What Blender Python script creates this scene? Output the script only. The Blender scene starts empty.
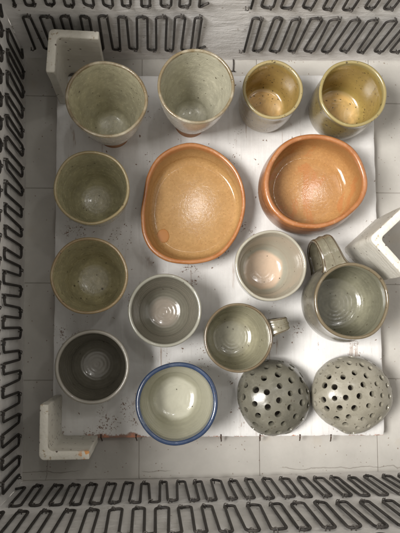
import bpy, bmesh, math, random
from mathutils import Vector, Matrix, noise
random.seed(7)
C = bpy.context.scene.collection
PI = math.pi
F, H = 680.0, 0.90                       # focal length (px of a 400 px wide frame), camera height
dv = Vector((-45, -64, -F)).normalized()
exc = (Vector((1, 0, 0)) - dv*dv.x).normalized()
ezc = -dv
eyc = ezc.cross(exc)
RW = Matrix((exc, eyc, ezc))             # camera -> world
CAM = Vector((0, 0, H))

def at(px, py, z=0.0):
    d = RW @ Vector((px-200, -(py-266.5), -F))
    return CAM + d*((z-H)/d.z)

# ------------------------------------------------------------------ objects
def obj(name, bm, mat, parent=None, smooth=True, sharp=None):
    me = bpy.data.meshes.new(name)
    bm.normal_update()
    bm.to_mesh(me); bm.free()
    return obj_me(name, me, mat, parent, smooth, sharp)

def obj_me(name, me, mat, parent=None, smooth=True, sharp=None):
    if mat: me.materials.append(mat)
    if smooth:
        me.polygons.foreach_set('use_smooth', [True]*len(me.polygons))
        if sharp: me.set_sharp_from_angle(angle=math.radians(sharp))
    o = bpy.data.objects.new(name, me); C.objects.link(o)
    if parent: o.parent = parent
    return o

def tag(o, label=None, cat=None, group=None, kind=None):
    if label: o['label'] = label
    if cat: o['category'] = cat
    if group: o['group'] = group
    if kind: o['kind'] = kind
    return o

def empty(name, loc, rz=0.0):
    o = bpy.data.objects.new(name, None); C.objects.link(o)
    o.location = loc; o.rotation_euler = (0, 0, rz); o.empty_display_size = .02
    return o

# ------------------------------------------------------------------ node helpers
class N:
    def __init__(s, name):
        s.m = bpy.data.materials.new(name); s.m.use_nodes = True
        s.t = s.m.node_tree; s.t.nodes.clear()
        s.out = s.t.nodes.new('ShaderNodeOutputMaterial')
        s.p = s.t.nodes.new('ShaderNodeBsdfPrincipled')
        s.t.links.new(s.p.outputs[0], s.out.inputs[0])
        s.co = s.t.nodes.new('ShaderNodeTexCoord').outputs['Object']
    def put(s, sock, v):
        if isinstance(v, bpy.types.NodeSocket): s.t.links.new(v, sock)
        elif isinstance(v, tuple) and len(v) == 3 and sock.type == 'RGBA': sock.default_value = (*v, 1)
        else: sock.default_value = v
    def math(s, op, a, b=0.0, c=0.0, clamp=False):
        n = s.t.nodes.new('ShaderNodeMath'); n.operation = op; n.use_clamp = clamp
        s.put(n.inputs[0], a); s.put(n.inputs[1], b); s.put(n.inputs[2], c)
        return n.outputs[0]
    def ramp(s, v, lo, hi, a=0.0, b=1.0, smooth=True):
        n = s.t.nodes.new('ShaderNodeMapRange'); n.interpolation_type = 'SMOOTHSTEP' if smooth else 'LINEAR'
        s.put(n.inputs[0], v)
        for i, x in enumerate((lo, hi, a, b)): s.put(n.inputs[i+1], x)
        return n.outputs[0]
    def mix(s, f, a, b, mode='MIX'):
        n = s.t.nodes.new('ShaderNodeMix'); n.data_type = 'RGBA'; n.blend_type = mode
        s.put(n.inputs[0], f); s.put(n.inputs[6], a); s.put(n.inputs[7], b)
        return n.outputs[2]
    def noise(s, scale, detail=4, rough=.5, co=None, dist=0.0, w=None):
        n = s.t.nodes.new('ShaderNodeTexNoise')
        s.t.links.new(co or s.co, n.inputs['Vector'])
        n.inputs['Scale'].default_value = scale; n.inputs['Detail'].default_value = detail
        n.inputs['Roughness'].default_value = rough; n.inputs['Distortion'].default_value = dist
        return n.outputs[0]
    def voro(s, scale, co=None, feat='F1', rnd=1.0):
        n = s.t.nodes.new('ShaderNodeTexVoronoi'); n.feature = feat
        s.t.links.new(co or s.co, n.inputs['Vector'])
        n.inputs['Scale'].default_value = scale; n.inputs['Randomness'].default_value = rnd
        return n
    def mapping(s, scale=(1, 1, 1), loc=(0, 0, 0), rot=(0, 0, 0), co=None):
        n = s.t.nodes.new('ShaderNodeMapping')
        s.t.links.new(co or s.co, n.inputs['Vector'])
        n.inputs['Scale'].default_value = scale; n.inputs['Location'].default_value = loc
        n.inputs['Rotation'].default_value = rot
        return n.outputs[0]
    def sep(s, v, color=False):
        n = s.t.nodes.new('ShaderNodeSeparateColor' if color else 'ShaderNodeSeparateXYZ')
        s.t.links.new(v, n.inputs[0]); return n.outputs
    def attr(s, name):
        n = s.t.nodes.new('ShaderNodeAttribute'); n.attribute_name = name
        return n.outputs['Color']
    def warp(s, amt, scale, detail=3):
        n = s.t.nodes.new('ShaderNodeTexNoise')
        s.t.links.new(s.co, n.inputs['Vector']); n.inputs['Scale'].default_value = scale; n.inputs['Detail'].default_value = detail
        a = s.t.nodes.new('ShaderNodeVectorMath'); a.operation = 'MULTIPLY_ADD'
        s.t.links.new(n.outputs['Color'], a.inputs[0]); a.inputs[1].default_value = (amt,)*3
        s.t.links.new(s.co, a.inputs[2]); return a.outputs[0]
    def bump(s, h, dist, strength=1.0, prev=None):
        n = s.t.nodes.new('ShaderNodeBump'); n.inputs['Distance'].default_value = dist
        n.inputs['Strength'].default_value = strength
        s.t.links.new(h, n.inputs['Height'])
        if prev is not None: s.t.links.new(prev, n.inputs['Normal'])
        return n.outputs[0]
    def fin(s, col, rough, nrm=None, **kw):
        s.put(s.p.inputs['Base Color'], col); s.put(s.p.inputs['Roughness'], rough)
        if nrm is not None: s.t.links.new(nrm, s.p.inputs['Normal'])
        for k, v in kw.items(): s.put(s.p.inputs[k.replace('_', ' ')], v)
        return s.m

def speck(n, scale, size, density, co=None):
    """tiny round specks: 1 inside"""
    v = n.voro(scale, co)
    d = n.ramp(v.outputs['Distance'], size*.6, size, 1, 0)
    r = n.sep(v.outputs['Color'], True)[0]
    return n.math('MULTIPLY', d, n.math('LESS_THAN', r, density))

def glaze(name, inner, outer, floor, rim, rough=.22, mott=.35, spk=.12, spkcol=(.05, .035, .02), spkscale=260,
          ring=.5, grain=0.0, floor_r=(.45, .7), rim_w=.04, coat=.4, foot=None, foot_h=.1, warm=None, sheen=0.5):
    n = N(name)
    z = n.sep(n.attr('zone'), True)         # inside, height, radius
    ins, hh, rr = z[0], z[1], z[2]
    col = n.mix(ins, outer, inner)
    n1 = n.noise(38, 5, .6, dist=.6)
    n2 = n.noise(190, 5, .75)
    cry = n.voro(520, n.warp(.003, 300)).outputs['Distance']
    # pooled glaze on the inside floor; paints in glints for tumblers and olive cups
    fl = n.math('MULTIPLY', n.math('MULTIPLY', ins, n.ramp(n.math('ADD', rr, n.math('MULTIPLY', n1, .2)), floor_r[0]+.1, floor_r[1]+.1, 1, 0)), n.ramp(hh, .3, .55, 1, 0))
    col = n.mix(fl, col, floor)
    if warm:
        col = n.mix(n.math('MULTIPLY', n.ramp(n1, .5, .7), .55), col, warm)
    dark = tuple(c*.5 for c in inner)
    col = n.mix(n.math('MULTIPLY', n.ramp(n1, .35, .7, 1, 0), mott), col, dark)
    st = n.noise(7, 5, .7, n.mapping((9, 9, 1.6)), dist=.8)
    col = n.mix(n.math('MULTIPLY', n.ramp(st, .48, .66), mott*.7), col, tuple(c*.62 for c in inner))
    col = n.mix(n.math('MULTIPLY', n.ramp(n2, .48, .72), mott*.55), col, tuple(min(1, c*1.6) for c in inner))
    rn = n.math('ADD', hh, n.math('MULTIPLY', n.math('SUBTRACT', n.noise(60, 3), .5), .05))
    col = n.mix(n.ramp(rn, 1-rim_w-.015, 1-rim_w+.015), col, rim)
    if foot:
        col = n.mix(n.math('MULTIPLY', n.ramp(rn, foot_h-.02, foot_h+.02, 1, 0), n.ramp(ins, 0, .1, 1, 0)), col, foot)
    s1 = speck(n, spkscale, .28, spk, n.warp(.004, 200)); s2 = speck(n, spkscale*.45, .2, spk*.7)
    sp = n.math('MAXIMUM', s1, s2)
    col = n.mix(n.math('MULTIPLY', sp, .85), col, spkcol)
    # thrown rings
    w = n.math('SINE', n.math('ADD', n.math('MULTIPLY', n.math('ADD', n.math('MULTIPLY', rr, 1.2), hh), 46), n.math('MULTIPLY', n1, 5)))
    b = n.bump(w, .00018, ring)
    b = n.bump(n.noise(420, 3, .6), .00028, .15+grain, b)
    if grain > .2: b = n.bump(cry, .0004, .35, b)
    b = n.bump(n1, .002, .25, b)
    return n.fin(col, n.ramp(n2, .3, .7, rough*.8, rough*1.35), b, Coat_Weight=coat, Coat_Roughness=.08, Specular_IOR_Level=sheen)

# ------------------------------------------------------------------ vessels
def cat(pts, k=8):
    P = [Vector(p) for p in pts]; P = [2*P[0]-P[1]]+P+[2*P[-1]-P[-2]]
    out = []
    for i in range(1, len(P)-2):
        for j in range(k):
            t = j/k
            out.append(.5*((2*P[i])+(P[i+1]-P[i-1])*t+(2*P[i-1]-5*P[i]+4*P[i+1]-P[i+2])*t*t+(3*P[i]-P[i-1]-3*P[i+1]+P[i+2])*t**3))
    out.append(P[-2]); return out

def vessel_profile(R, h, wall, t=.004, tf=.006, rc=.012, foot=None, lip=.5, dish=None):
    """wall: list of (r, z) of the outer face, foot to rim.  Returns list of (r,z,inside,height)"""
    W = cat(wall, 8)
    rf = wall[0][0]
    P = [(0.0001, .003, 0), (rf*.72, .003, 0), (rf*.82, .0004, 0), (rf*.94, 0.0, 0)]
    for w in W: P.append((w.x, w.y, 0))
    Rr, hh = W[-1].x, W[-1].y
    n = 6
    cx, cz = Rr-t*lip, hh
    for i in range(1, n):                      # rounded lip
        a = PI*i/n; P.append((cx+math.cos(a)*t*lip, cz+math.sin(a)*t*.42, i/n))
    def ro(z):
        for a, b in zip(W, W[1:]):
            if a.y <= z <= b.y or (b is W[-1]): return a.x+(b.x-a.x)*((z-a.y)/max(1e-6, b.y-a.y)) if b.y > a.y else b.x
        return W[-1].x
    z0 = tf+rc; m = 22
    for i in range(m+1):
        z = hh+(z0-hh)*i/m; P.append((ro(z)-2*t*lip if i < 2 else ro(z)-t, z, 1))
    r0 = ro(z0)-t
    for i in range(1, 9):
        a = PI/2*i/8; P.append((r0-rc*(1-math.cos(a))*1.0, tf+rc*(1-math.sin(a)), 1))
    r1 = r0-rc
    if dish is None: dish = min(.0008, rc*.05)                   # the floor is slightly dished
    P = [(a_, b_+(dish if k_ >= len(P)-8 else 0), c_) for k_, (a_, b_, c_) in enumerate(P[:-1])]
    if dish < 0: P.append((r1+.0001, tf+dish, 1))    # split edge where floor and wall meet
    for i in range(0, 13):
        u = 1-i/12
        P.append((r1*u+.0001, tf+dish*u*u, 1))
    return P

def lathe(prof, hmax, rmax, seg=96, shape=None, wob=.0, seed=0, lipwave=0.0, off=None, i0=0, i1=None, warpz=None):
    bm = bmesh.new(); lay = bm.verts.layers.float_color.new('zone')
    pr = prof[i0:i1] if i1 else prof[i0:]
    rows = []
    for (r, z, ins) in pr:
        row = []
        for k in range(seg):
            a = 2*PI*k/seg
            ca, sa = math.cos(a), math.sin(a)
            q = noise.noise(Vector((ca*1.3+seed*7.1, sa*1.3, z*18)))
            f = 1+wob*q*min(1, z/hmax+.2)
            if shape: f *= 1+(shape(a)-1)*min(1, .55+.45*z/hmax)
            zz = z*(1+lipwave*noise.noise(Vector((ca*1.1+seed*3.3, sa*1.1, 5.5)))*(z/hmax)**2)
            ox = oy = 0
            if off: g = 1-min(1, z/hmax); ox, oy = off[0]*g, off[1]*g
            v = bm.verts.new((r*f*ca+ox, r*f*sa+oy, zz))
            v[lay] = (ins, min(1, z/hmax), min(1, r/rmax), 1)
            row.append(v)
        rows.append(row)
    for A, B in zip(rows, rows[1:]):
        for k in range(seg):
            j = (k+1) % seg
            bm.faces.new((A[k], A[j], B[j], B[k]))
    return bm

def vessel(kind, label, cat_, px, py, Rpx, h, wall, mat, group, t=.004, tf=.006, rc=.012, wob=.02, seed=0, ell=(1, 1, 0),
           foot_mat=None, foot_n=0, rim_mat=None, rim_h=.93, lipwave=.01, shape=None, R=None, off=None, seg=96, rz=0.0):
    c = at(px, py, ST+h); c.z = ST
    d = (at(px, py, ST+h)-CAM).length
    # depth along the axis for the pixel radius
    if R is None: R = (at(px+Rpx, py, ST+h)-at(px-Rpx, py, ST+h)).length/2
    W = [(a*R, b*h) for a, b in wall]
    prof = vessel_profile(R, h, W, t, tf, rc)
    hmax = h
    root = empty(kind, c, rz)
    tag(root, label, cat_, group)
    sh = shape
    if not sh and ell != (1, 1, 0):
        def sh(a, e=ell):
            b = a-math.radians(e[2]); return 1/math.sqrt((math.cos(b)/e[0])**2+(math.sin(b)/e[1])**2)
    kw = dict(seg=seg, shape=sh, wob=wob, seed=seed, lipwave=lipwave, off=off)
    # split the profile in foot / body / rim
    fi = 0
    if foot_mat:
        for i, (r, z, s) in enumerate(prof[:40]):
            if z <= foot_n*h and s == 0: fi = i
            if z > foot_n*h: break
        obj('foot', lathe(prof, hmax, R, i1=fi+1, **kw), foot_mat, root)
    if rim_mat:
        a = next(i for i, p in enumerate(prof) if i > 5 and p[1] > rim_h*h)
        b = next(i for i, p in enumerate(prof) if p[2] == 1 and p[1] < rim_h*h)
        bm = lathe(prof, hmax, R, i0=fi, i1=a+1, **kw)
        o1 = obj('body', bm, mat, root)
        obj('rim', lathe(prof, hmax, R, i0=a, i1=b+1, **kw), rim_mat, root)
        obj('inside', lathe(prof, hmax, R, i0=b, **kw), mat, root)
    else:
        obj('body', lathe(prof, hmax, R, i0=fi, **kw), mat, root)
    return root, R

def handle(root, R, h, ang, mat, reach, w, z1, z0, r1, r0, thick=.0042, side=0.0):
    """grooved strap handle in the vertical plane at ang (degrees, world)"""
    pts = cat([(r1-.002, z1), (r1+reach*.45, z1+h*.045), (r1+reach*.92, z1-h*.04), (r1+reach, (z1+z0)/2+h*.02), (r1+reach*.7, z0+h*.08), (r0-.002, z0)], 10)
    bm = bmesh.new(); lay = bm.verts.layers.float_color.new('zone')
    ca, sa = math.cos(math.radians(ang)), math.sin(math.radians(ang))
    rows = []; m = 28
    for i, p in enumerate(pts):
        tg = (pts[min(i+1, len(pts)-1)]-pts[max(i-1, 0)]).normalized()
        nx = Vector((-tg.y, tg.x)) * -1
        s = i/(len(pts)-1); ww = w*(.86+.26*abs(2*s-1)**2+.22*abs(2*s-1)**10); thk = thick*(1+.9*abs(2*s-1)**12)*(1-.10*s)
        row = []
        for k in range(m):
            u = 2*PI*k/m; cu, su = math.cos(u), math.sin(u)
            x = ww/2*math.copysign(abs(cu)**.85, cu)
            y = thk/2*math.copysign(abs(su)**.75, su)
            if True: y += math.copysign(1, su)*(.0006*math.cos(x/ww*2*PI*2.5))*abs(su)
            rr = p.x+nx.x*y; zz = p.y+nx.y*y
            v = bm.verts.new((ca*rr-sa*(x+side*s), sa*rr+ca*(x+side*s), zz)); v[lay] = (0, min(.97, .5+.46*abs(cu)**4+.40*max(0, math.cos(x/ww*2*PI*2.5))**6), 1, 1)
            row.append(v)
        rows.append(row)
    for A, B in zip(rows, rows[1:]):
        for k in range(m):
            j = (k+1) % m; bm.faces.new((A[k], A[j], B[j], B[k]))
    bm.faces.new(rows[0]); bm.faces.new(rows[-1])
    bmesh.ops.recalc_face_normals(bm, faces=bm.faces[:])
    return obj('handle', bm, mat, root)

ST = .020                                   # top of the kiln shelf

# ------------------------------------------------------------------ materials of the setting
def mat_wall():
    n = N('white coated kiln fibre')
    st = n.mapping((1, 1, 3)); st2 = n.mapping((8, 8, 50))
    a = n.noise(14, 5, .55, st); b = n.noise(9, 6, .6, st2, dist=.4); c = n.noise(160, 4, .6)
    col = n.mix(n.ramp(a, .35, .7), (.74, .73, .715), (.83, .82, .805))
    col = n.mix(n.math('MULTIPLY', speck(n, 120, .2, .10), .6), col, (.16, .10, .05))
    nr = n.bump(b, .003, .28); nr = n.bump(a, .004, .6, nr); nr = n.bump(n.noise(55, 5, .65), .0035, .45, nr); nr = n.bump(c, .0008, .4, nr)
    return n.fin(col, .48, nr, Specular_IOR_Level=.5)

def mat_floor():
    n = N('pale kiln floor brick')
    a = n.noise(12, 5, .6); c = n.noise(240, 4, .6)
    col = n.mix(n.ramp(a, .3, .7), (.40, .385, .355), (.48, .465, .43))
    p = n.sep(n.warp(.012, 45, 5)); q = n.sep(n.co); cr = None
    y0 = at(200, 470, 0).y; x0 = at(47, 450, 0).x
    def crack(u, u0, w, m):
        d = n.math('ABSOLUTE', n.math('SUBTRACT', u, u0)); return n.math('MULTIPLY', n.ramp(d, w*.4, w, 1, 0), m)
    c1 = crack(p[1], y0+.006, .0007, n.ramp(n.noise(9, 2), .44, .5))
    c2 = crack(p[0], x0+.006, .0007, n.math('LESS_THAN', q[1], at(40, 440, 0).y))
    cr = n.math('MAXIMUM', c1, c2)
    col = n.mix(n.math('MULTIPLY', cr, .4), col, (.16, .13, .10))
    col = n.mix(n.math('MULTIPLY', speck(n, 260, .25, .12, n.warp(.004, 200)), .7), col, (.14, .08, .04))
    col = n.mix(n.math('MULTIPLY', n.ramp(n.noise(26, 4), .62, .75), .25), col, (.42, .36, .27))
    nr = n.bump(n.math('SUBTRACT', 1.0, cr), .001, .6); nr = n.bump(c, .0008, .35, nr); nr = n.bump(a, .003, .4, nr)
    return n.fin(col, .75, nr)

def mat_joint():
    n = N('dark brick joint'); return n.fin((.41, .38, .34), .9)

def blob(n, x, y, r):
    """soft mask of radius r round a spot on the shelf"""
    p = n.sep(n.co)
    dx = n.math('SUBTRACT', p[0], x); dy = n.math('SUBTRACT', p[1], y)
    d = n.math('SQRT', n.math('ADD', n.math('MULTIPLY', dx, dx), n.math('MULTIPLY', dy, dy)))
    return n.ramp(d, r*.25, r, 1, 0)

def mat_shelf(edge):
    n = N('white kiln wash')
    br = n.mapping((4, 60, 4), rot=(0, 0, .05)); br2 = n.mapping((70, 5, 5), rot=(0, 0, -.04))
    a = n.noise(3, 6, .6, br, dist=.3); b = n.noise(2.6, 6, .6, br2, dist=.3); c = n.noise(300, 4, .65); g = n.noise(16, 5, .6)
    col = n.mix(n.ramp(g, .3, .7), (.62, .61, .595), (.75, .745, .735))
    col = n.mix(n.math('MULTIPLY', n.ramp(b, .48, .72), .28), col, (.54, .52, .49))
    # worn brown scrapes along the brush strokes
    sc = n.math('MULTIPLY', n.ramp(b, .61, .67), n.ramp(n.noise(11, 3), .52, .62))
    sc2 = n.math('MULTIPLY', n.ramp(n.noise(55, 6, .75, n.mapping((1, .35, 1))), .63, .68), n.ramp(n.noise(7, 2), .42, .56))
    col = n.mix(n.math('MULTIPLY', sc, .6), col, (.30, .19, .13))
    col = n.mix(n.math('MULTIPLY', sc2, .75), col, (.24, .13, .085))
    w = n.warp(.006, 260)
    s0 = n.math('MAXIMUM', speck(n, 260, .34, .02, w), n.math('MULTIPLY', speck(n, 420, .4, .22, w), n.ramp(n.noise(22, 3), .58, .66)))
    m = None
    for (x, y, r) in SPOTS:
        q = at(x, y, ST); k = blob(n, q.x, q.y, r); m = k if m is None else n.math('MAXIMUM', m, k)
    s1 = n.math('MULTIPLY', n.math('MAXIMUM', speck(n, 480, .5, .5, w), speck(n, 240, .36, .38, w)), n.ramp(m, .25, .6))
    s1 = n.math('MULTIPLY', s1, n.ramp(n.noise(60, 3), .44, .56))
    sp = n.math('MAXIMUM', s0, s1)
    col = n.mix(n.math('MULTIPLY', sp, .9), col, (.17, .09, .05))
    # side faces and broken edge show the brown refractory
    z = n.sep(n.co)[2]
    col = n.mix(n.ramp(n.math('ADD', z, n.math('MULTIPLY', n.noise(90, 4), .006)), ST-.001, ST+.0015, 1, 0), col, (.26, .13, .07))
    q = at(118, 437, ST); rb = n.math('MULTIPLY', blob(n, q.x, q.y, .055), n.ramp(z, ST-.003, ST-.0004, 1, 0))
    col = n.mix(rb, col, (.50, .13, .035))
    e0, e1 = at(52.5, 438.5, ST), at(385, 435.5, ST)
    yy = n.math('SUBTRACT', n.sep(n.co)[1], n.math('MULTIPLY_ADD', n.sep(n.co)[0], (e1.y-e0.y)/(e1.x-e0.x), e0.y-e0.x*(e1.y-e0.y)/(e1.x-e0.x)))
    q = at(118, 437, ST)
    ed = n.ramp(n.math('ADD', n.math('SUBTRACT', yy, n.math('MULTIPLY', blob(n, q.x, q.y, .06), .005)), n.math('MULTIPLY', n.math('SUBTRACT', n.noise(75, 5, .7), .5), .022)), -.0015, .0012, 1, 0)
    rust = n.mix(n.ramp(n.noise(60, 4), .45, .6), (.20, .085, .04), (.48, .14, .04))
    col = n.mix(n.math('MULTIPLY', ed, .85), col, rust)
    nr = n.bump(a, .0012, .35); nr = n.bump(b, .0012, .4, nr); nr = n.bump(c, .0006, .35, nr); nr = n.bump(sp, .0008, .3, nr)
    return n.fin(col, .62, nr)

SPOTS = [(216, 250, .030), (226, 238, .022), (75, 226, .028), (118, 418, .040), (190, 276, .022), (246, 232, .02), (135, 300, .02), (62, 215, .016),
         (70, 335, .02), (228, 380, .012), (352, 352, .022), (296, 330, .015), (205, 228, .02), (100, 432, .03)]

def mat_post(name, stain=None, dots=.06):
    n = N(name)
    g = n.noise(30, 5, .6); c = n.noise(260, 4, .6)
    z = n.sep(n.co)[2]
    ln = n.noise(2.2, 3, .6, n.mapping((3, 3, 130)))
    col = n.mix(n.ramp(g, .3, .7), (.60, .575, .50), (.70, .68, .61))
    col = n.mix(n.math('MULTIPLY', n.ramp(ln, .5, .7), .25), col, (.42, .40, .35))
    ck = n.ramp(n.noise(110, 5, .7), .57, .64)
    col = n.mix(n.math('MULTIPLY', n.ramp(n.noise(14, 6, .7, dist=1), .52, .66), .35), col, (.40, .35, .25))
    col = n.mix(n.math('MULTIPLY', n.math('MULTIPLY', ck, n.ramp(z, PH-.006, PH-.001)), .85), col, (.36, .28, .17))
    col = n.mix(n.math('MULTIPLY', speck(n, 210, .34, dots), .9), col, (.07, .04, .025))
    if stain:
        d = n.math('MULTIPLY', n.math('MULTIPLY', n.ramp(n.noise(170, 4), .46, .56), blob(n, *stain)), n.ramp(z, PH-.016, PH-.002))
        col = n.mix(d, col, (.62, .27, .06))
    nr = n.bump(ln, .0012, .5); nr = n.bump(c, .0009, .5, nr); nr = n.bump(n.noise(90, 5, .7), .0018, .5, nr)
    return n.fin(col, .5, nr)

def mat_wire():
    n = N('oxidised element wire')
    a = n.noise(220, 4, .6)
    col = n.mix(n.ramp(a, .35, .7), (.022, .020, .019), (.065, .058, .052))
    return n.fin(col, n.ramp(a, .3, .7, .5, .7), n.bump(a, .0005, .4), Specular_IOR_Level=.3)
def mat_pin():
    n = N('staple wire'); a = n.noise(300, 3)
    return n.fin(n.mix(a, (.03, .027, .024), (.10, .09, .08)), .5, None, Metallic=.2)

M_wall, M_floor, M_joint, M_wire, M_pin = mat_wall(), mat_floor(), mat_joint(), mat_wire(), mat_pin()

# ------------------------------------------------------------------ kiln chamber
ZE = .035
def line(p, q):
    return at(*p, ZE).xy, at(*q, ZE).xy
def isect(l, m):
    (a, b), (c, d) = l, m
    r = b-a; s = d-c; t = ((c-a).x*s.y-(c-a).y*s.x)/(r.x*s.y-r.y*s.x); return a+r*t
Lf = line((21.5, 60), (17, 470)); Tp = line((40, 47.5), (395, 50.5)); Bt = line((20, 488.5), (395, 477.5))
TL, BL = isect(Lf, Tp), isect(Lf, Bt)
ux = (Tp[1]-Tp[0]).normalized(); uy = (Lf[0]-Lf[1]).normalized()
TR = TL+ux*.60
BR = isect((TR, TR-uy), Bt)
print('CORNERS', TL, TR, BL, BR, 'sizes', (TL-BL).length, (TR-TL).length)
WH = .40
def wall(a, b, z_, name, label):
    """wall from a to b (inner face), interior on the left-hand side of a->b"""
    L = (b-a).length; d = (b-a)/L; nrm = Vector((-d.y, d.x))
    th = .06
    bm = bmesh.new()
    nx, nz = int(L/.008), int(WH/.008)
    grid = []
    for j in range(nz+1):
        row = []
        for i in range(nx+1):
            s = L*i/nx; z = WH*j/nz-.001
            q = noise.noise(Vector((s*9+z_, z*22, z_)))*.0016+noise.noise(Vector((s*35+z_, z*60, 3)))*.0007
            p = a+d*s+nrm*q
            row.append(bm.verts.new((p.x, p.y, z)))
        grid.append(row)
    for j in range(nz):
        for i in range(nx): bm.faces.new((grid[j][i], grid[j][i+1], grid[j+1][i+1], grid[j+1][i]))
    top = grid[-1]; bot = grid[0]
    def back(v): return bm.verts.new((v.co.x-nrm.x*th, v.co.y-nrm.y*th, v.co.z))
    tb = [back(v) for v in top]; bb = [back(bot[0]), back(bot[-1])]
    for i in range(nx): bm.faces.new((top[i], top[i+1], tb[i+1], tb[i]))
    bm.faces.new(tb+[bb[1], bb[0]])
    o = obj(name, bm, M_wall, None, True, 50)
    o['label'] = label; o['category'] = 'kiln wall'
    return o, a, d, nrm, L

def tube(bm, pts, r, m=7):
    rows = []; up = Vector((0, 0, 1)); prev = None
    for i, p in enumerate(pts):
        t = (pts[min(i+1, len(pts)-1)]-pts[max(i-1, 0)]).normalized()
        if prev is None:
            prev = t.orthogonal().normalized()
        prev = (prev-t*prev.dot(t)).normalized(); q = t.cross(prev)
        rows.append([bm.verts.new(p+(prev*math.cos(2*PI*k/m)+q*math.sin(2*PI*k/m))*r) for k in range(m)])
    for A, B in zip(rows, rows[1:]):
        for k in range(m):
            j = (k+1) % m; bm.faces.new((A[k], A[j], B[j], B[k]))
    bm.faces.new(rows[0][::-1]); bm.faces.new(rows[-1])

pin_me = None
def make_pin():
    bm = bmesh.new()
    pts = [Vector(p) for p in cat([(-.0024, -.004, -.0005), (-.0021, 0, -.0003), (-.0010, .0022, -.0002), (.0010, .0022, .0002), (.0021, 0, .0003), (.0024, -.004, .0006)], 4)]
    # local: x along the wall, y out of the wall, z up
    tube(bm, pts, .0008, 6)
    tube(bm, [Vector(p) for p in ((.0016, .0012, .0002), (.0026, .0022, .0006), (.0030, .0024, .0003))], .0007, 5)
    me = bpy.data.meshes.new('pin'); bm.to_mesh(me); bm.free()
    me.materials.append(M_pin); me.polygons.foreach_set('use_smooth', [True]*len(me.polygons))
    return me
pin_me = make_pin()

def element(W, s0, s1, z0, z1, pitch, seed, pins=True, tail0=True, tail1=True, pin_zmax=9):
    o, a, d, nrm, L = W
    rnd = random.Random(seed)
    n = int((s1-s0)/pitch); pitch = (s1-s0)/n
    D3 = Vector((d.x, d.y, 0)); N3 = Vector((nrm.x, nrm.y, 0)); A3 = Vector((a.x, a.y, 0))
    corner = []; pinpos = []
    for k in range(n):
        j = [rnd.uniform(-.0017, .0017) for _ in range(8)]
        c = s0+pitch*(k+.5); w = pitch*.25
        corner += [(c-w+j[0], z0+j[4]*1.3), (c-w+j[1], z1+j[5]*1.3), (c+w+j[2], z1+j[6]*1.3), (c+w+j[3], z0+j[7]*1.3)]
        pinpos += [(c-w+.002+rnd.uniform(-.001, .002), z1+j[5]), (c+w+.002+rnd.uniform(-.001, .002), z0+j[7])]
    if tail0: corner = [(corner[0][0]-.010, z0+.012)]+corner
    path = [corner[0]]; R = pitch*.25
    for p, c, q in zip(corner, corner[1:], corner[2:]):
        p, c, q = Vector(p), Vector(c), Vector(q)
        u = (p-c).normalized(); v = (q-c).normalized()
        r = min(R, (p-c).length*.48, (q-c).length*.48)
        A, B = c+u*r, c+v*r
        for t in (0, .15, .3, .45, .6, .75, .9, 1):
            aa = t*PI/2; path.append(tuple(c+(A-c)*(1-math.sin(aa))+(B-c)*(1-math.cos(aa))))
    path.append(corner[-1])
    pts = []
    for (s, z) in path:
        off = .0024+.0016*noise.noise(Vector((s*40, z*25, seed)))
        pts.append(A3+D3*s+Vector((0, 0, z))+N3*off)
    bm = bmesh.new(); tube(bm, pts, .00155, 8)
    e = obj('heating_element', bm, M_wire, o)
    if pins:
        for (s, z) in pinpos:
            if z > pin_zmax: continue
            p = bpy.data.objects.new('pin', pin_me); C.objects.link(p); p.parent = e
            p.matrix_local = Matrix.Translation(A3+D3*s+Vector((0, 0, z))+N3*.0026) @ Matrix(((D3.x, N3.x, 0, 0), (D3.y, N3.y, 0, 0), (0, 0, 1, 0), (0, 0, 0, 1))) @ Matrix.Rotation(rnd.uniform(-.7, .7), 4, 'Y') @ Matrix.Scale(.88, 4)
    return e

# interior to the left of a->b
W_top = wall(TR, TL, 1.3, 'kiln_wall', 'white fibre kiln wall behind the tumblers and yellow cups, its coils broken by a gap')
W_left = wall(TL, BL, 5.1, 'kiln_wall', 'shaded white kiln wall beside the olive cups, on the dark side of the floor')
W_bot = wall(BL, BR, 8.7, 'kiln_wall', 'white fibre kiln wall nearest the blue rimmed bowl and the pierced domes')
W_right = wall(BR, TR, 3.9, 'kiln_wall', 'white fibre kiln wall on the bright side behind the turned kiln post')

R1, R2, R3 = (.035, .130), (.156, .250), (.276, .37)
def s_on(W, px, py, z):
    return (at(px, py, z).xy-W[1]).dot(W[2])
# far wall: a gap in the coils at x 205..240
LT = W_top[4]
g0, g1 = s_on(W_top, 240, 40, .05), s_on(W_top, 203, 40, .05)
P = .0232
element(W_top, .012, g0, *R1, P*.97, 1); element(W_top, g1, LT-.012, *R1, P*.9, 2)
g0, g1 = s_on(W_top, 246, 5, .16), s_on(W_top, 203, 5, .16)
element(W_top, .012, g0, *R2, P*.97, 3, pin_zmax=.2); element(W_top, g1, LT-.012, *R2, P*.92, 4, pin_zmax=.2)
LL = W_left[4]
element(W_left, .010, LL-.008, *R1, P*1.06, 5); element(W_left, .010, LL-.008, *R2, P*1.06, 6, pin_zmax=.2)
LB = W_bot[4]
element(W_bot, .006, LB-.012, *R1, P*.92, 7); element(W_bot, .006, LB-.012, *R2, P*1.03, 8)
LR = W_right[4]
element(W_right, .010, LR-.01, *R1, P, 9, pins=False); element(W_right, .010, LR-.01, *R2, P, 10, pins=False)
for W, s in ((W_top, 11), (W_left, 12), (W_bot, 13), (W_right, 14)):
    element(W, .012, W[4]-.012, *R3, P, s, pins=False)

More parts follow.
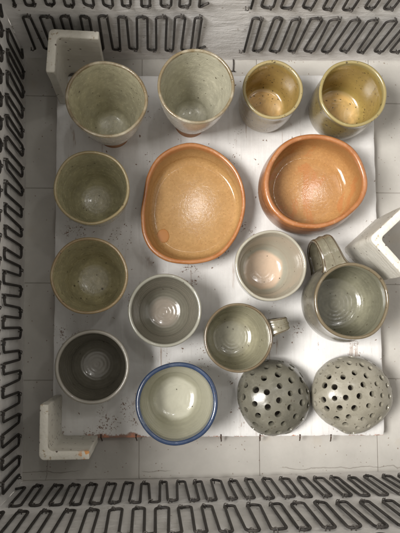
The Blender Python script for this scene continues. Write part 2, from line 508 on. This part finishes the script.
# floor: brick slabs with real joints
def floor():
    bm = bmesh.new()
    def slab(x0, x1, y0, y1):
        g = .0003; b = .0006
        q = [(x0+g, y0+g), (x1-g, y0+g), (x1-g, y1-g), (x0+g, y1-g)]
        i_ = [(x0+g+b, y0+g+b), (x1-g-b, y0+g+b), (x1-g-b, y1-g-b), (x0+g+b, y1-g-b)]
        lo = [bm.verts.new((*p, -.03)) for p in q]; mi = [bm.verts.new((*p, -b)) for p in q]; hi = [bm.verts.new((*p, 0)) for p in i_]
        bm.faces.new(hi)
        for k in range(4):
            j = (k+1) % 4
            bm.faces.new((lo[k], lo[j], mi[j], mi[k])); bm.faces.new((mi[k], mi[j], hi[j], hi[k]))
    ys = [at(30, y, 0).y for y in (188, 283)]
    st = ys[0]-ys[1]
    xs = [at(31, 100, 0).x-.07, at(31, 70, 0).x, at(139, 460, 0).x, at(378, 460, 0).x]
    YS = [ys[1]+st*k for k in range(-4, 5)]
    XS = [xs[1]-.11, xs[1], xs[2], (xs[2]+xs[3])/2, xs[3], xs[3]+.11, xs[3]+.22]
    for i in range(len(XS)-1):
        if i == 0: continue
        for j in range(len(YS)-1): slab(XS[i] if i > 1 else XS[0], XS[i+1], YS[j], YS[j+1])
    o = obj('floor', bm, M_floor, None, False); tag(o, kind='structure', label='pale brick kiln floor')
    # mortar bed beneath the joints
    bm = bmesh.new()
    v = [bm.verts.new(p) for p in ((XS[0]-.05, YS[0]-.05, -.0013), (XS[-1]+.05, YS[0]-.05, -.0013), (XS[-1]+.05, YS[-1]+.05, -.0013), (XS[0]-.05, YS[-1]+.05, -.0013))]
    bm.faces.new(v); b = obj('floor_bed', bm, M_joint, None, False); tag(b, kind='structure')
floor()

# ------------------------------------------------------------------ shelf
def shelf():
    cs = [at(52.5, 438.5, ST), at(385, 435.5, ST), at(372, 75, ST), at(57, 76, ST)]
    print('SHELF', [tuple(round(x, 4) for x in c) for c in cs], (cs[1]-cs[0]).length, (cs[2]-cs[3]).length, (cs[3]-cs[0]).length)
    bm = bmesh.new(); n = 70
    ring = []
    for k in range(4):
        a, b = cs[k], cs[(k+1) % 4]
        dd = (b-a).normalized(); nn = Vector((dd.y, -dd.x, 0))
        for i in range(n):
            p = a.lerp(b, i/n)
            w = noise.noise(Vector((p.x*60, p.y*60, 2)))*.0008+min(0, noise.noise(Vector((p.x*28, p.y*28, 9)))+.25)*.0018
            if i == 0: w = -.002
            ring.append(p+nn*w)
    cen = sum(ring, Vector())/len(ring)
    prev = None; rows = []
    for (z, ins) in ((0.0005, 0), (ST-.0022, 0), (ST-.0007, .0003), (ST, .0014)):
        rows.append([bm.verts.new((p.x-(p-cen).normalized().x*ins, p.y-(p-cen).normalized().y*ins, z)) for p in ring])
    m = len(ring)
    for A, B in zip(rows, rows[1:]):
        for k in range(m): bm.faces.new((A[k], A[(k+1) % m], B[(k+1) % m], B[k]))
    # top as concentric rings, slightly uneven
    last = rows[-1]
    for f in (.97, .9, .8, .68, .55, .42, .3, .18, .08):
        row = []
        for p in ring:
            q = cen.lerp(p, f); row.append(bm.verts.new((q.x, q.y, ST+noise.noise(Vector((q.x*14, q.y*14, 4)))*.0002)))
        for k in range(m): bm.faces.new((last[k], last[(k+1) % m], row[(k+1) % m], row[k]))
        last = row
    bm.faces.new(last); bm.faces.new(rows[0][::-1])
    o = obj('kiln_shelf', bm, mat_shelf(None), None, True, 40)
    tag(o, 'square white washed kiln shelf with brown stains, carrying all the pots', 'kiln shelf')
    # glaze drips over the near edge
    a, b = cs[0], cs[1]
    rnd = random.Random(4)
    for px in (101, 136, 221, 260, 300, 331):
        p = at(px, 437.5, ST); L = .004+rnd.random()*.003
        bm = bmesh.new()
        path = [Vector((p.x, p.y+.004, ST+.0002)), Vector((p.x, p.y-.0006, ST-.0002)), Vector((p.x+.0005, p.y-L*.5, ST-.0030)), Vector((p.x+.001, p.y-L, ST-.006)), Vector((p.x+.001, p.y-L-.0007, ST-.0075))]
        tube(bm, path, .0009, 7)
        obj('glaze_drip', bm, M_drip, o)
n = N('brown glaze drip'); M_drip = n.fin((.05, .025, .015), .25)
shelf()

# ------------------------------------------------------------------ kiln posts
PH = .112
def post(label, vx, vy, rz, mat, La=.052, Lb=.052, th=.0095, h=PH, seed=1, dark=None):
    """L-section post; local origin = outer corner at the bottom, arms along +x and +y"""
    c = at(vx, vy, ST+h); c.z = ST
    pts = []
    def arc(cx, cy, r, a0, a1, k=6):
        for i in range(k+1):
            a = math.radians(a0+(a1-a0)*i/k); pts.append((cx+r*math.cos(a), cy+r*math.sin(a)))
    ro, ri, re = .0065, .006, .0015
    arc(ro, ro, ro, 180, 270)
    arc(La-re, re, re, -90, 0, 3); arc(La-re, th-re, re, 0, 90, 3)
    arc(th+ri, th+ri, ri, 270, 180)
    arc(th-re, Lb-re, re, 0, 90, 3); arc(re, Lb-re, re, 90, 180, 3)
    bm = bmesh.new(); rows = []
    cx, cy = th*.5, th*.5
    zs = [0, .0012]+[.0012+(h-.0024)*i/14 for i in range(1, 14)]+[h-.0014, h-.0004, h]
    for z in zs:
        ins = .0009 if z in (0, h) else (.0003 if z == h-.0004 else 0)
        row = []
        for i, (x, y) in enumerate(pts):
            px_, py_ = pts[i-1]; qx, qy = pts[(i+1) % len(pts)]
            t = Vector((qx-px_, qy-py_)).normalized(); nn = Vector((t.y, -t.x))
            w = noise.noise(Vector((x*50+seed, y*50, z*40)))*.0006-ins
            row.append(bm.verts.new((x+nn.x*w, y+nn.y*w, z+(noise.noise(Vector((x*70, y*70, seed)))*.0006 if z > h-.002 else 0))))
        rows.append(row)
    m = len(pts)
    for A, B in zip(rows, rows[1:]):
        for k in range(m): bm.faces.new((A[k], A[(k+1) % m], B[(k+1) % m], B[k]))
    bm.faces.new(rows[-1]); bm.faces.new(rows[0][::-1])
    if dark:
        pass
    bmesh.ops.triangulate(bm, faces=[f for f in bm.faces if len(f.verts) > 4])
    o = obj('kiln_post', bm, mat, None, True, 45)
    o.location = c; o.rotation_euler = (0, 0, math.radians(rz))
    tag(o, label, 'kiln post', 'angle posts standing round the shelf')
    return o
Mp = mat_post('cream kiln post')
post('cream angle-shaped kiln post standing behind a grey-green tumbler, unchipped, by the far wall', 48.5, 28, -92, Mp, La=.052, Lb=.058, seed=2)
post('cream angle-shaped kiln post with an orange scorch and brown specks, beside the dark grey bowl', 38.5, 460.5, 0, mat_post('stained kiln post', (.051, .004, .012), .15), La=.055, Lb=.060, seed=6)
post('cream angle-shaped kiln post turned corner first, between the tan bowl and large mug', 369, 238, -48, Mp, La=.060, Lb=.062, seed=9)

# ------------------------------------------------------------------ glazes
G_tum = glaze('satin grey-olive glaze', (.52, .49, .345), (.58, .54, .46), (.70, .68, .54), (.17, .125, .065), rough=.21, mott=.6, spk=.05, ring=.25, grain=.6, floor_r=(.3, .5), rim_w=.008, coat=.25)  # tumbler floor colour lightened to paint in the reflected glint
G_tum2 = glaze('satin pale grey glaze', (.48, .46, .355), (.58, .55, .49), (.70, .68, .57), (.17, .13, .07), rough=.21, mott=.5, spk=.06, ring=.2, grain=.55, floor_r=(.3, .5), rim_w=.008, coat=.25)
G_oliv = glaze('mottled olive glaze', (.43, .40, .25), (.36, .33, .22), (.60, .56, .42), (.27, .215, .11), rough=.22, mott=.65, spk=.04, ring=.3, grain=.6, floor_r=(.3, .5), rim_w=.012, coat=.2)  # pale floor colour stands in for light glinting in the olive cups
G_yel = glaze('speckled amber glaze', (.36, .25, .08), (.22, .165, .075), (.85, .56, .22), (.31, .25, .12), rough=.20, mott=.35, spk=.4, spkscale=250, ring=.06, floor_r=(.55, .8), rim_w=.04, coat=.35)
G_yel2 = glaze('speckled olive amber glaze', (.33, .24, .075), (.20, .155, .065), (.85, .57, .22), (.29, .235, .10), rough=.19, mott=.35, spk=.34, spkscale=250, ring=.06, floor_r=(.55, .8), rim_w=.04, coat=.35)
G_dark = glaze('dark grey glaze', (.145, .135, .105), (.20, .19, .155), (.19, .175, .14), (.24, .225, .19), rough=.17, mott=.35, spk=.02, ring=.5, floor_r=(.2, .45), rim_w=.03, coat=.6)
G_greyf = glaze('peach hearted grey glaze', (.31, .295, .235), (.30, .285, .23), (.55, .41, .30), (.33, .31, .25), rough=.15, mott=.14, spk=.03, ring=.12, floor_r=(.52, .64), rim_w=.03, coat=.6)
G_cel = glaze('celadon glaze', (.385, .375, .285), (.40, .39, .31), (.58, .57, .465), (.045, .065, .115), rough=.13, mott=.16, spk=.01, ring=.3, floor_r=(.5, .60), rim_w=.17, coat=.5)
G_blue = glaze('blue brushed rim glaze', (.024, .042, .09), (.02, .036, .075), (.03, .05, .10), (.028, .048, .10), rough=.2, mott=.9, spk=.06, ring=.1, rim_w=.01, coat=.5, warm=(.30, .34, .36))
G_mug = glaze('grey-green mug glaze', (.27, .255, .175), (.24, .22, .155), (.36, .35, .27), (.11, .08, .045), rough=.18, mott=.4, spk=.12, ring=.4, floor_r=(.3, .55), rim_w=.014, coat=.55)
G_mug2 = glaze('grey-green large mug glaze', (.225, .218, .155), (.19, .17, .13), (.31, .30, .23), (.14, .11, .065), rough=.17, mott=.5, spk=.12, ring=.4, floor_r=(.3, .55), rim_w=.018, coat=.5)
G_hand = glaze('streaked handle glaze', (.22, .205, .145), (.225, .205, .145), (.3, .3, .2), (.075, .05, .03), rough=.2, mott=.55, spk=.15, ring=.1, rim_w=.12, coat=.5)
def mat_clay(name, a, b, rough=.6):
    n = N(name); g = n.noise(60, 5, .6)
    return n.fin(n.mix(n.ramp(g, .3, .7), a, b), rough, n.bump(n.noise(300, 4), .0006, .5))
M_foot = mat_clay('bare orange clay foot', (.33, .15, .06), (.45, .23, .11))
def mat_tan(name, a, b, swirl, rough=.115, shell=False):
    n = N(name); z = n.sep(n.attr('zone'), True)
    g = n.noise(28, 5, .6, dist=1.0); f = n.noise(330, 3, .6); c = n.noise(700, 2, .5)
    col = n.mix(n.ramp(g, .3, .72), a, b)
    col = n.mix(n.math('MULTIPLY', n.ramp(f, .42, .7), .35), col, tuple(min(1, x*1.35) for x in b))
    col = n.mix(n.math('MULTIPLY', n.ramp(n.noise(9, 4, .7, dist=3.5), .52, .60), swirl), col, (.40, .17, .06))
    s = n.math('MAXIMUM', speck(n, 420, .34, .35), speck(n, 230, .2, .2))
    col = n.mix(n.math('MULTIPLY', s, .5), col, (.26, .12, .04))
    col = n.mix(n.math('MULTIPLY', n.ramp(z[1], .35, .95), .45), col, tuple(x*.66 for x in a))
    nr = n.bump(f, .00007, .8); nr = n.bump(c, .00004, .6, nr); nr = n.bump(g, .0003, .3, nr)
    return n.fin(col, rough, nr, Coat_Weight=.0, Specular_IOR_Level=.3)
M_tanA = mat_tan('sandy tan glaze', (.38, .222, .086), (.43, .262, .11), .05)
M_tanB = mat_tan('swirled peach tan glaze', (.345, .178, .064), (.39, .215, .084), .75)
def mat_rim(name, a, b):
    n = N(name); g = n.noise(45, 5, .65); f = n.noise(260, 3)
    col = n.mix(n.ramp(g, .35, .65), a, b)
    col = n.mix(n.math('MULTIPLY', n.ramp(f, .55, .75), .4), col, (.50, .30, .16))
    return n.fin(col, .33, n.bump(f, .0006, .5), Coat_Weight=.4, Coat_Roughness=.15)
M_rimA = mat_rim('orange rim', (.34, .125, .035), (.40, .18, .07))
M_rimB = mat_rim('red brown rim', (.31, .115, .035), (.37, .155, .058))
M_outA = mat_rim('brown outside', (.22, .085, .03), (.29, .13, .045))

# ------------------------------------------------------------------ the pots
TUM = [(.47, 0), (.46, .08), (.48, .14), (.64, .30), (.82, .56), (.94, .80), (1.0, 1.0)]
GT = 'tumblers and cups standing on the shelf'
vessel('tumbler', 'grey-green tumbler on a bare orange foot, in front of the far corner kiln post', 'tumbler', 106.5, 99, 39.8, .130, TUM, G_tum, GT, t=.0036, tf=.02, rc=.012, wob=.03, seed=1, ell=(.99, 1.04, 70), foot_mat=M_foot, foot_n=.12)
vessel('tumbler', 'pale grey tumbler on a bare orange foot, between another tumbler and a yellow cup', 'tumbler', 196, 86, 38.8, .135, TUM, G_tum2, GT, t=.0036, tf=.018, rc=.012, wob=.02, seed=2, foot_mat=M_foot, foot_n=.12)
CUP = [(.60, 0), (.60, .06), (.64, .14), (.80, .36), (.92, .60), (.98, .82), (1.0, 1.0)]
vessel('cup', 'olive green cup with a pale rim, between the grey-green tumbler and a browner olive cup', 'cup', 91.5, 187.5, 38.0, .098, CUP, G_oliv, GT, t=.0034, tf=.014, rc=.020, wob=.03, seed=3, foot_mat=M_foot, foot_n=.05)
vessel('cup', 'browner olive cup with a tan rim, behind the dark grey bowl', 'cup', 89, 275.5, 39.0, .095, CUP, glaze('mottled brown olive glaze', (.43, .39, .23), (.36, .31, .20), (.60, .56, .42), (.22, .155, .075), rough=.22, mott=.65, spk=.12, ring=.3, grain=.6, floor_r=(.3, .5), rim_w=.012, coat=.2), GT, t=.0034, tf=.014, rc=.020, wob=.025, seed=4, foot_mat=M_foot, foot_n=.05)
YC = [(.80, 0), (.84, .05), (.93, .2), (.985, .45), (.99, .7), (.975, .88), (1.0, 1.0)]
vessel('yellow_cup', 'smaller speckled amber yellow cup, next to the pale grey tumbler', 'cup', 273, 89.5, 30.0, .080, YC, G_yel, GT, t=.0040, tf=.008, rc=.008, wob=.02, seed=5)
vessel('yellow_cup', 'larger amber yellow cup with olive glaze outside, behind the round tan bowl', 'cup', 352.5, 93.5, 34.0, .084, YC, G_yel2, GT, t=.0042, tf=.008, rc=.010, wob=.03, seed=6)
BOWL = [(.55, 0), (.55, .05), (.60, .13), (.82, .38), (.94, .64), (.99, .85), (1.0, 1.0)]
GB = 'small glazed bowls standing on the shelf'
vessel('small_bowl', 'dark grey bowl with a lighter rim, beside the scorched kiln post', 'bowl', 92.3, 367, 37.6, .078, BOWL, G_dark, GB, t=.0045, tf=.010, rc=.020, wob=.015, seed=7, foot_mat=M_foot, foot_n=.04)
vessel('small_bowl', 'mid grey ringed bowl with a pink blush in the middle, behind the blue rimmed bowl', 'bowl', 165, 310.5, 36.8, .074, BOWL, glaze('ringed grey blush glaze', (.20, .19, .15), (.24, .23, .19), (.34, .29, .235), (.27, .265, .22), rough=.16, mott=.2, spk=.02, ring=.6, floor_r=(.3, .5), rim_w=.035, coat=.8), GB, t=.0040, tf=.010, rc=.018, wob=.012, seed=8, foot_mat=M_foot, foot_n=.04)
vessel('small_bowl', 'light grey bowl with a peach pink centre, between the tan bowls and the mugs', 'bowl', 271, 265.5, 35.6, .070, [(.62, 0), (.62, .05), (.67, .13), (.86, .38), (.955, .64), (.99, .85), (1.0, 1.0)], G_greyf, GB, t=.0036, tf=.007, rc=.016, wob=.03, seed=9, foot_mat=M_foot, foot_n=.04)
vessel('small_bowl', 'pale celadon bowl with a cobalt blue rim, at the near edge of the shelf', 'bowl', 177, 403.5, 41.6, .075, [(.60, 0), (.60, .05), (.66, .13), (.84, .38), (.95, .64), (.99, .85), (1.0, 1.0)], G_cel, GB, t=.0054, tf=.008, rc=.015, wob=.03, seed=10, rim_mat=G_blue, rim_h=.905, lipwave=.02, foot_mat=M_foot, foot_n=.04)

# mugs
GM = 'handled mugs standing on the shelf'
MW = [(.66, 0), (.66, .04), (.74, .12), (.92, .36), (.98, .62), (.985, .84), (1.0, 1.0)]
root, R = vessel('mug', 'smaller grey-green mug, short handle, next to the dark pierced dome', 'mug', 238.5, 338, 34.6, .078, MW, G_mug, GM, t=.0032, tf=.008, rc=.016, wob=.02, seed=11, foot_mat=M_foot, foot_n=.035)
handle(root, R, .078, 16, G_hand, .024, .019, .069, .024, R*.985, R*.93)
MW2 = [(.74, 0), (.76, .04), (.90, .14), (1.06, .36), (1.08, .58), (1.01, .84), (1.0, 1.0)]
root, R = vessel('mug', 'large grey-green mug with a wide ribbed handle, beside the turned kiln post', 'mug', 352, 301, 38.2, .088, MW2, G_mug2, GM, t=.0040, tf=.009, rc=.020, wob=.03, seed=12, foot_mat=M_foot, foot_n=.035)
handle(root, R, .088, 112, G_hand, .037, .027, .079, .020, R*1.0, R*1.0, thick=.0055)

# free-form tan bowls traced by their rims
def outline_shape(pts, o, s, zh):
    """rim outline in the photo's pixels -> centre and radius function"""
    P = [at(o[0]+x/s, o[1]+y/s, ST+zh).xy for x, y in pts]
    c = sum(P, Vector((0, 0)))/len(P)
    # re-centre by bounding box
    c = Vector(((max(p.x for p in P)+min(p.x for p in P))/2, (max(p.y for p in P)+min(p.y for p in P))/2))
    ar = sorted([(math.atan2((p-c).y, (p-c).x) % (2*PI), (p-c).length) for p in P])
    Rm = sum(r for _, r in ar)/len(ar)
    def f(a):
        a %= 2*PI
        n = len(ar)
        for i in range(n):
            a0, r0 = ar[i-1]; a1, r1 = ar[i]
            if i == 0: a0 -= 2*PI
            aa = a
            if i == 0 and a > ar[-1][0]: aa = a-2*PI
            if a0 <= aa <= a1:
                am, rm = ar[i-2]; ap, rp = ar[(i+1) % n]
                t = (aa-a0)/(a1-a0)
                v = .5*((2*r0)+(r1-rm)*t+(2*rm-5*r0+4*r1-rp)*t*t+(3*r0-rm-3*r1+rp)*t**3)
                return v/Rm
        return 1
    return c, Rm, f
def tan_bowl(label, pts, o, s, h, wall_, mi, mr, mo, t, tf, rc, seed, rim_h, off=None):
    c, Rm, f = outline_shape(pts, o, s, h)
    W = [(a*Rm, b*h) for a, b in wall_]
    prof = vessel_profile(Rm, h, W, t, tf, rc, dish=-.0006)
    a = next(i for i, p in enumerate(prof) if i > 5 and p[1] > rim_h*h)
    b = next(i for i, p in enumerate(prof) if p[2] == 1 and p[1] < (rim_h+.04)*h)
    root = empty('tan_bowl', (c.x, c.y, ST)); tag(root, label, 'bowl', 'wide tan bowls standing on the shelf')
    kw = dict(seg=128, shape=f, wob=.012, seed=seed, lipwave=.05, off=off)
    obj('body', lathe(prof, h, Rm, i1=a+1, **kw), mo, root)
    obj('rim', lathe(prof, h, Rm, i0=a, i1=b+1, **kw), mr, root)
    obj('inside', lathe(prof, h, Rm, i0=b, **kw), mi, root)
    return root, c
A_pts = [(170, 42), (110, 56), (60, 88), (27, 140), (11, 220), (5, 300), (11, 352), (37, 402), (85, 436), (140, 447), (200, 444), (262, 422), (312, 370), (340, 310), (352, 245), (346, 190), (322, 132), (280, 85), (225, 54)]
rootA, cA = tan_bowl('sandy tan bowl with one flattened side and orange rim, next to the olive cups', A_pts, (140, 130), 3.333, .042,
         [(.82, 0), (.86, .06), (.93, .3), (.98, .62), (1.0, 1.0)], M_tanA, M_rimA, M_outA, .0052, .008, .009, 21, .80, off=(.0035, -.001))
B_pts = [(200, 42), (125, 58), (70, 108), (46, 160), (43, 220), (62, 272), (110, 318), (180, 334), (250, 324), (312, 287), (350, 242), (362, 200), (350, 140), (320, 92), (262, 55)]
rootB, cB = tan_bowl('round peach tan bowl with swirls and brown outside, below the larger yellow cup', B_pts, (250, 120), 3.077, .062,
         [(.84, 0), (.90, .06), (1.0, .25), (1.04, .5), (1.03, .78), (1.0, 1.0)], M_tanB, M_rimB, M_outA, .0065, .012, .016, 22, .84)
# orange glaze bubble on the floor of the flat-sided bowl
n = N('orange glaze drop'); M_drop = n.fin((.40, .17, .04), .5)
def drop():
    bm = bmesh.new(); bmesh.ops.create_uvsphere(bm, u_segments=32, v_segments=16, radius=1)
    for v in bm.verts:
        q = 1+.12*noise.noise(v.co*1.5); v.co = Vector((v.co.x*.0082*q, v.co.y*.0086*q, v.co.z*.0006))
    o = obj('glaze_drop', bm, M_drop, rootA)
    p = at(162.5, 236, ST+.0082); o.location = (p.x-cA.x+.001, p.y-cA.y, .0080)
drop()

# ------------------------------------------------------------------ pierced domes
def mat_dome(name, a, b, dk):
    n = N(name); g = n.noise(40, 5, .6, dist=.5); f = n.noise(220, 4, .6)
    col = n.mix(n.ramp(g, .35, .7), a, b)
    col = n.mix(n.math('MULTIPLY', n.ramp(f, .5, .75), .4), col, dk)
    col = n.mix(n.math('MULTIPLY', speck(n, 260, .3, .18), .7), col, (.05, .035, .02))
    nr = n.bump(f, .0005, .25); nr = n.bump(g, .002, .3, nr)
    return n.fin(col, n.ramp(g, .3, .7, .22, .33), nr, Coat_Weight=.12, Coat_Roughness=.1)
M_hole_shade = mat_clay('dark hole shade', (.035, .027, .02), (.06, .045, .033))  # shade behind the dome holes, put into the colour
def dome(label, px, py, Rpx, h, mat, seed, ell, rings, rot, hr):
    zc = ST+h*.4
    c = at(px, py, zc); R = (at(px+Rpx, py, zc)-at(px-Rpx, py, zc)).length/2
    t = .0080
    P = []
    out = cat([(R*.90, 0), (R*.985, h*.18), (R*1.0, h*.36), (R*.90, h*.62), (R*.70, h*.82), (R*.40, h*.955), (R*.16, h*.995), (.0001, h)], 6)
    inn = cat([(.0001, h-t), (R*.38, h*.955-t), (R*.62, h*.80-t*.7), (R*.80, h*.58), (R*.88, h*.34), (R*.86, h*.16), (R*.80, 0)], 6)
    seg = 80; bm = bmesh.new(); rows = []
    prof = [(p.x, p.y) for p in out]+[(p.x, p.y) for p in inn]
    def defo(x, y, z):
        f = 1+.06*noise.noise(Vector((x*28+seed, y*28, z*20)))+.025*noise.noise(Vector((x*70+seed, y*70, z*60)))
        a = math.radians(ell[2]); X = x*math.cos(a)+y*math.sin(a); Y = -x*math.sin(a)+y*math.cos(a)
        X *= ell[0]; Y *= ell[1]
        return Vector(((X*math.cos(a)-Y*math.sin(a))*f, (X*math.sin(a)+Y*math.cos(a))*f, z*(1+(f-1)*.6)))
    po = bm.verts.new(defo(0, 0, h)); pi_ = bm.verts.new(defo(0, 0, h-t))
    for i, (r, z) in enumerate(prof):
        if r < .001: rows.append(None); continue
        rows.append([bm.verts.new(defo(r*math.cos(2*PI*k/seg), r*math.sin(2*PI*k/seg), z)) for k in range(seg)])
    first = True
    L = rows+[rows[0]]
    for A, B in zip(L, L[1:]):
        if A is None and B is None: continue
        for k in range(seg):
            j = (k+1) % seg
            if B is None: bm.faces.new((A[k], A[j], po))
            elif A is None: bm.faces.new((pi_, B[j], B[k]))
            else: bm.faces.new((A[k], A[j], B[j], B[k]))
    bmesh.ops.recalc_face_normals(bm, faces=bm.faces[:])
    o = obj('pierced_dome', bm, mat)
    # holes
    cb = bmesh.new(); rnd = random.Random(seed)
    for (frac, cnt, ph) in rings:
        for k in range(cnt):
            a = 2*PI*k/cnt+ph+rot+rnd.uniform(-.07, .07)
            i = frac+rnd.uniform(-.015, .015)*(frac > 0)
            q = out[::-1]; cum = [0.0]
            for u0, u1 in zip(q, q[1:]): cum.append(cum[-1]+(u1-u0).length)
            tgt = min(max(i, 0), .999)*cum[-1]; idx = max(j for j in range(len(q)-1) if cum[j] <= tgt); ft = (tgt-cum[idx])/(cum[idx+1]-cum[idx])
            p0, p1 = q[idx], q[idx+1]; p = p0.lerp(p1, ft); tg = (p1-p0).normalized(); nn = Vector((-tg.y, tg.x))
            if nn.y < 0 and p.x < R*.5: nn = -nn
            if nn.x < 0 and p.x >= R*.5: nn = -nn
            pos = defo(p.x*math.cos(a), p.x*math.sin(a), p.y); d = Vector((nn.x*math.cos(a), nn.x*math.sin(a), nn.y)).normalized()
            rad = hr*(1+rnd.uniform(-.12, .12))
            mt = Matrix.Translation(pos) @ d.to_track_quat('Z', 'Y').to_matrix().to_4x4()
            # countersunk cutter: straight shaft with a flared outer end
            prof2 = [(rad*.85, -.011), (rad*.9, -.002), (rad, -.0007), (rad*1.12, .0004), (rad*1.5, .0025)]
            rws = [[cb.verts.new(mt @ Vector((r_*math.cos(2*PI*k2/14), r_*math.sin(2*PI*k2/14), z_))) for k2 in range(14)] for r_, z_ in prof2]
            for A2, B2 in zip(rws, rws[1:]):
                for k2 in range(14): cb.faces.new((A2[k2], A2[(k2+1) % 14], B2[(k2+1) % 14], B2[k2]))
            cb.faces.new(rws[0][::-1]); cb.faces.new(rws[-1])
    bmesh.ops.recalc_face_normals(cb, faces=cb.faces[:])
    cut = obj('cutter', cb, None)
    md = o.modifiers.new('b', 'BOOLEAN'); md.operation = 'DIFFERENCE'; md.solver = 'EXACT'; md.object = cut; md.use_self = True
    bpy.context.view_layer.update()
    me = bpy.data.meshes.new_from_object(o.evaluated_get(bpy.context.evaluated_depsgraph_get()))
    o.modifiers.clear(); old = o.data; o.data = me
    me.polygons.foreach_set('use_smooth', [True]*len(me.polygons)); me.set_sharp_from_angle(angle=math.radians(38))
    cm = cut.data; bpy.data.objects.remove(cut); bpy.data.meshes.remove(cm)
    o.location = (c.x, c.y, ST)
    pb = bmesh.new(); rr_ = []  # disc added inside the dome so its holes look dark
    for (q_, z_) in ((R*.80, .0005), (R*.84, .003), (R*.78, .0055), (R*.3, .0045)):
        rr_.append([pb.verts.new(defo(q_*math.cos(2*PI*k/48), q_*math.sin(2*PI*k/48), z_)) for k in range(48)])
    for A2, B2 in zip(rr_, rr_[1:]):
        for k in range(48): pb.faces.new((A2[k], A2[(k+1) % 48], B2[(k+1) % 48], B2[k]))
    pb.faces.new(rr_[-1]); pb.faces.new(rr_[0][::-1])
    obj('hole_shade_disc', pb, M_hole_shade, o)
    tag(o, label, 'pierced dome', 'pierced pottery domes')
    return o
rings = [(.0, 1, 0), (.185, 6, .2), (.355, 12, .1), (.525, 17, .3), (.69, 20, .0), (.85, 20, .17)]
rings1 = [(.0, 1, 0), (.195, 6, .2), (.375, 11, .1), (.555, 15, .3), (.73, 17, .0), (.90, 17, .1)]
dome('darker grey-green pierced dome, next to the small mug', 274.5, 398, 36.8, .052, mat_dome('dark celadon dome glaze', (.105, .10, .078), (.15, .143, .112), (.20, .19, .155)), 3, (1.0, 1.03, 20), rings1, .3, .0037)
dome('lighter beige-grey pierced dome, on the corner of the shelf below the large mug', 352.5, 394, 39.0, .050, mat_dome('beige grey dome glaze', (.22, .205, .16), (.29, .272, .22), (.37, .35, .29)), 11, (1.04, .97, -20), rings, .0, .0034)

# loose staple on the floor by the far edge of the shelf
bm = bmesh.new()
a, b = at(233, 55, .003), at(233, 71, .003)
tube(bm, [a+Vector((-.004, 0, -.001)), a, a+Vector((.004, .0004, 0))], .0008, 6); tube(bm, [a, a.lerp(b, .5)+Vector((.0006, 0, 0)), b], .0008, 6)
tube(bm, [b+Vector((-.003, 0, 0)), b, b+Vector((.003, -.0003, 0))], .0008, 6)
o = obj('loose_staple', bm, M_pin); tag(o, 'thin dark wire staple lying on the kiln floor between the pale tumbler and far wall', 'staple')

# ------------------------------------------------------------------ light
w = bpy.data.worlds.new('World'); bpy.context.scene.world = w; w.use_nodes = True
bg = w.node_tree.nodes['Background']; bg.inputs[0].default_value = (1.0, .94, .85, 1); bg.inputs[1].default_value = .56
def area(name, loc, tgt, sx, sy, e, col):
    l = bpy.data.lights.new(name, 'AREA'); l.shape = 'RECTANGLE'; l.size = sx; l.size_y = sy; l.energy = e; l.color = col
    o = bpy.data.objects.new(name, l); C.objects.link(o); o.location = loc
    o.rotation_euler = (Vector(tgt)-Vector(loc)).to_track_quat('-Z', 'Y').to_euler(); return o
area('ceiling_lamp', (.20, .56, 2.2), (.05, .05, 0),   .06, .12, 1.5, (1, .98, .95))
area('ceiling_lamp', (.74, .62, 2.2), (.05, .05, 0), .06, .12, 1.4, (1, .98, .95))
area('side_lamp', (-1.10, -.12, 2.1), (.25, 0, 0), .75, .75, 84, (1, .965, .925))

cd = bpy.data.cameras.new('camera'); cam = bpy.data.objects.new('camera', cd); C.objects.link(cam)
cd.sensor_fit = 'HORIZONTAL'; cd.sensor_width = 36; cd.lens = 36*F/400; cd.clip_start = .01; cd.clip_end = 50
cam.matrix_world = Matrix.Translation(CAM) @ RW.to_4x4()
sc = bpy.context.scene; sc.camera = cam
sc.render.resolution_x, sc.render.resolution_y = 768, 1024
sc.view_settings.view_transform = 'Standard'; sc.view_settings.look = 'None'; sc.view_settings.exposure = .14; sc.view_settings.gamma = 1
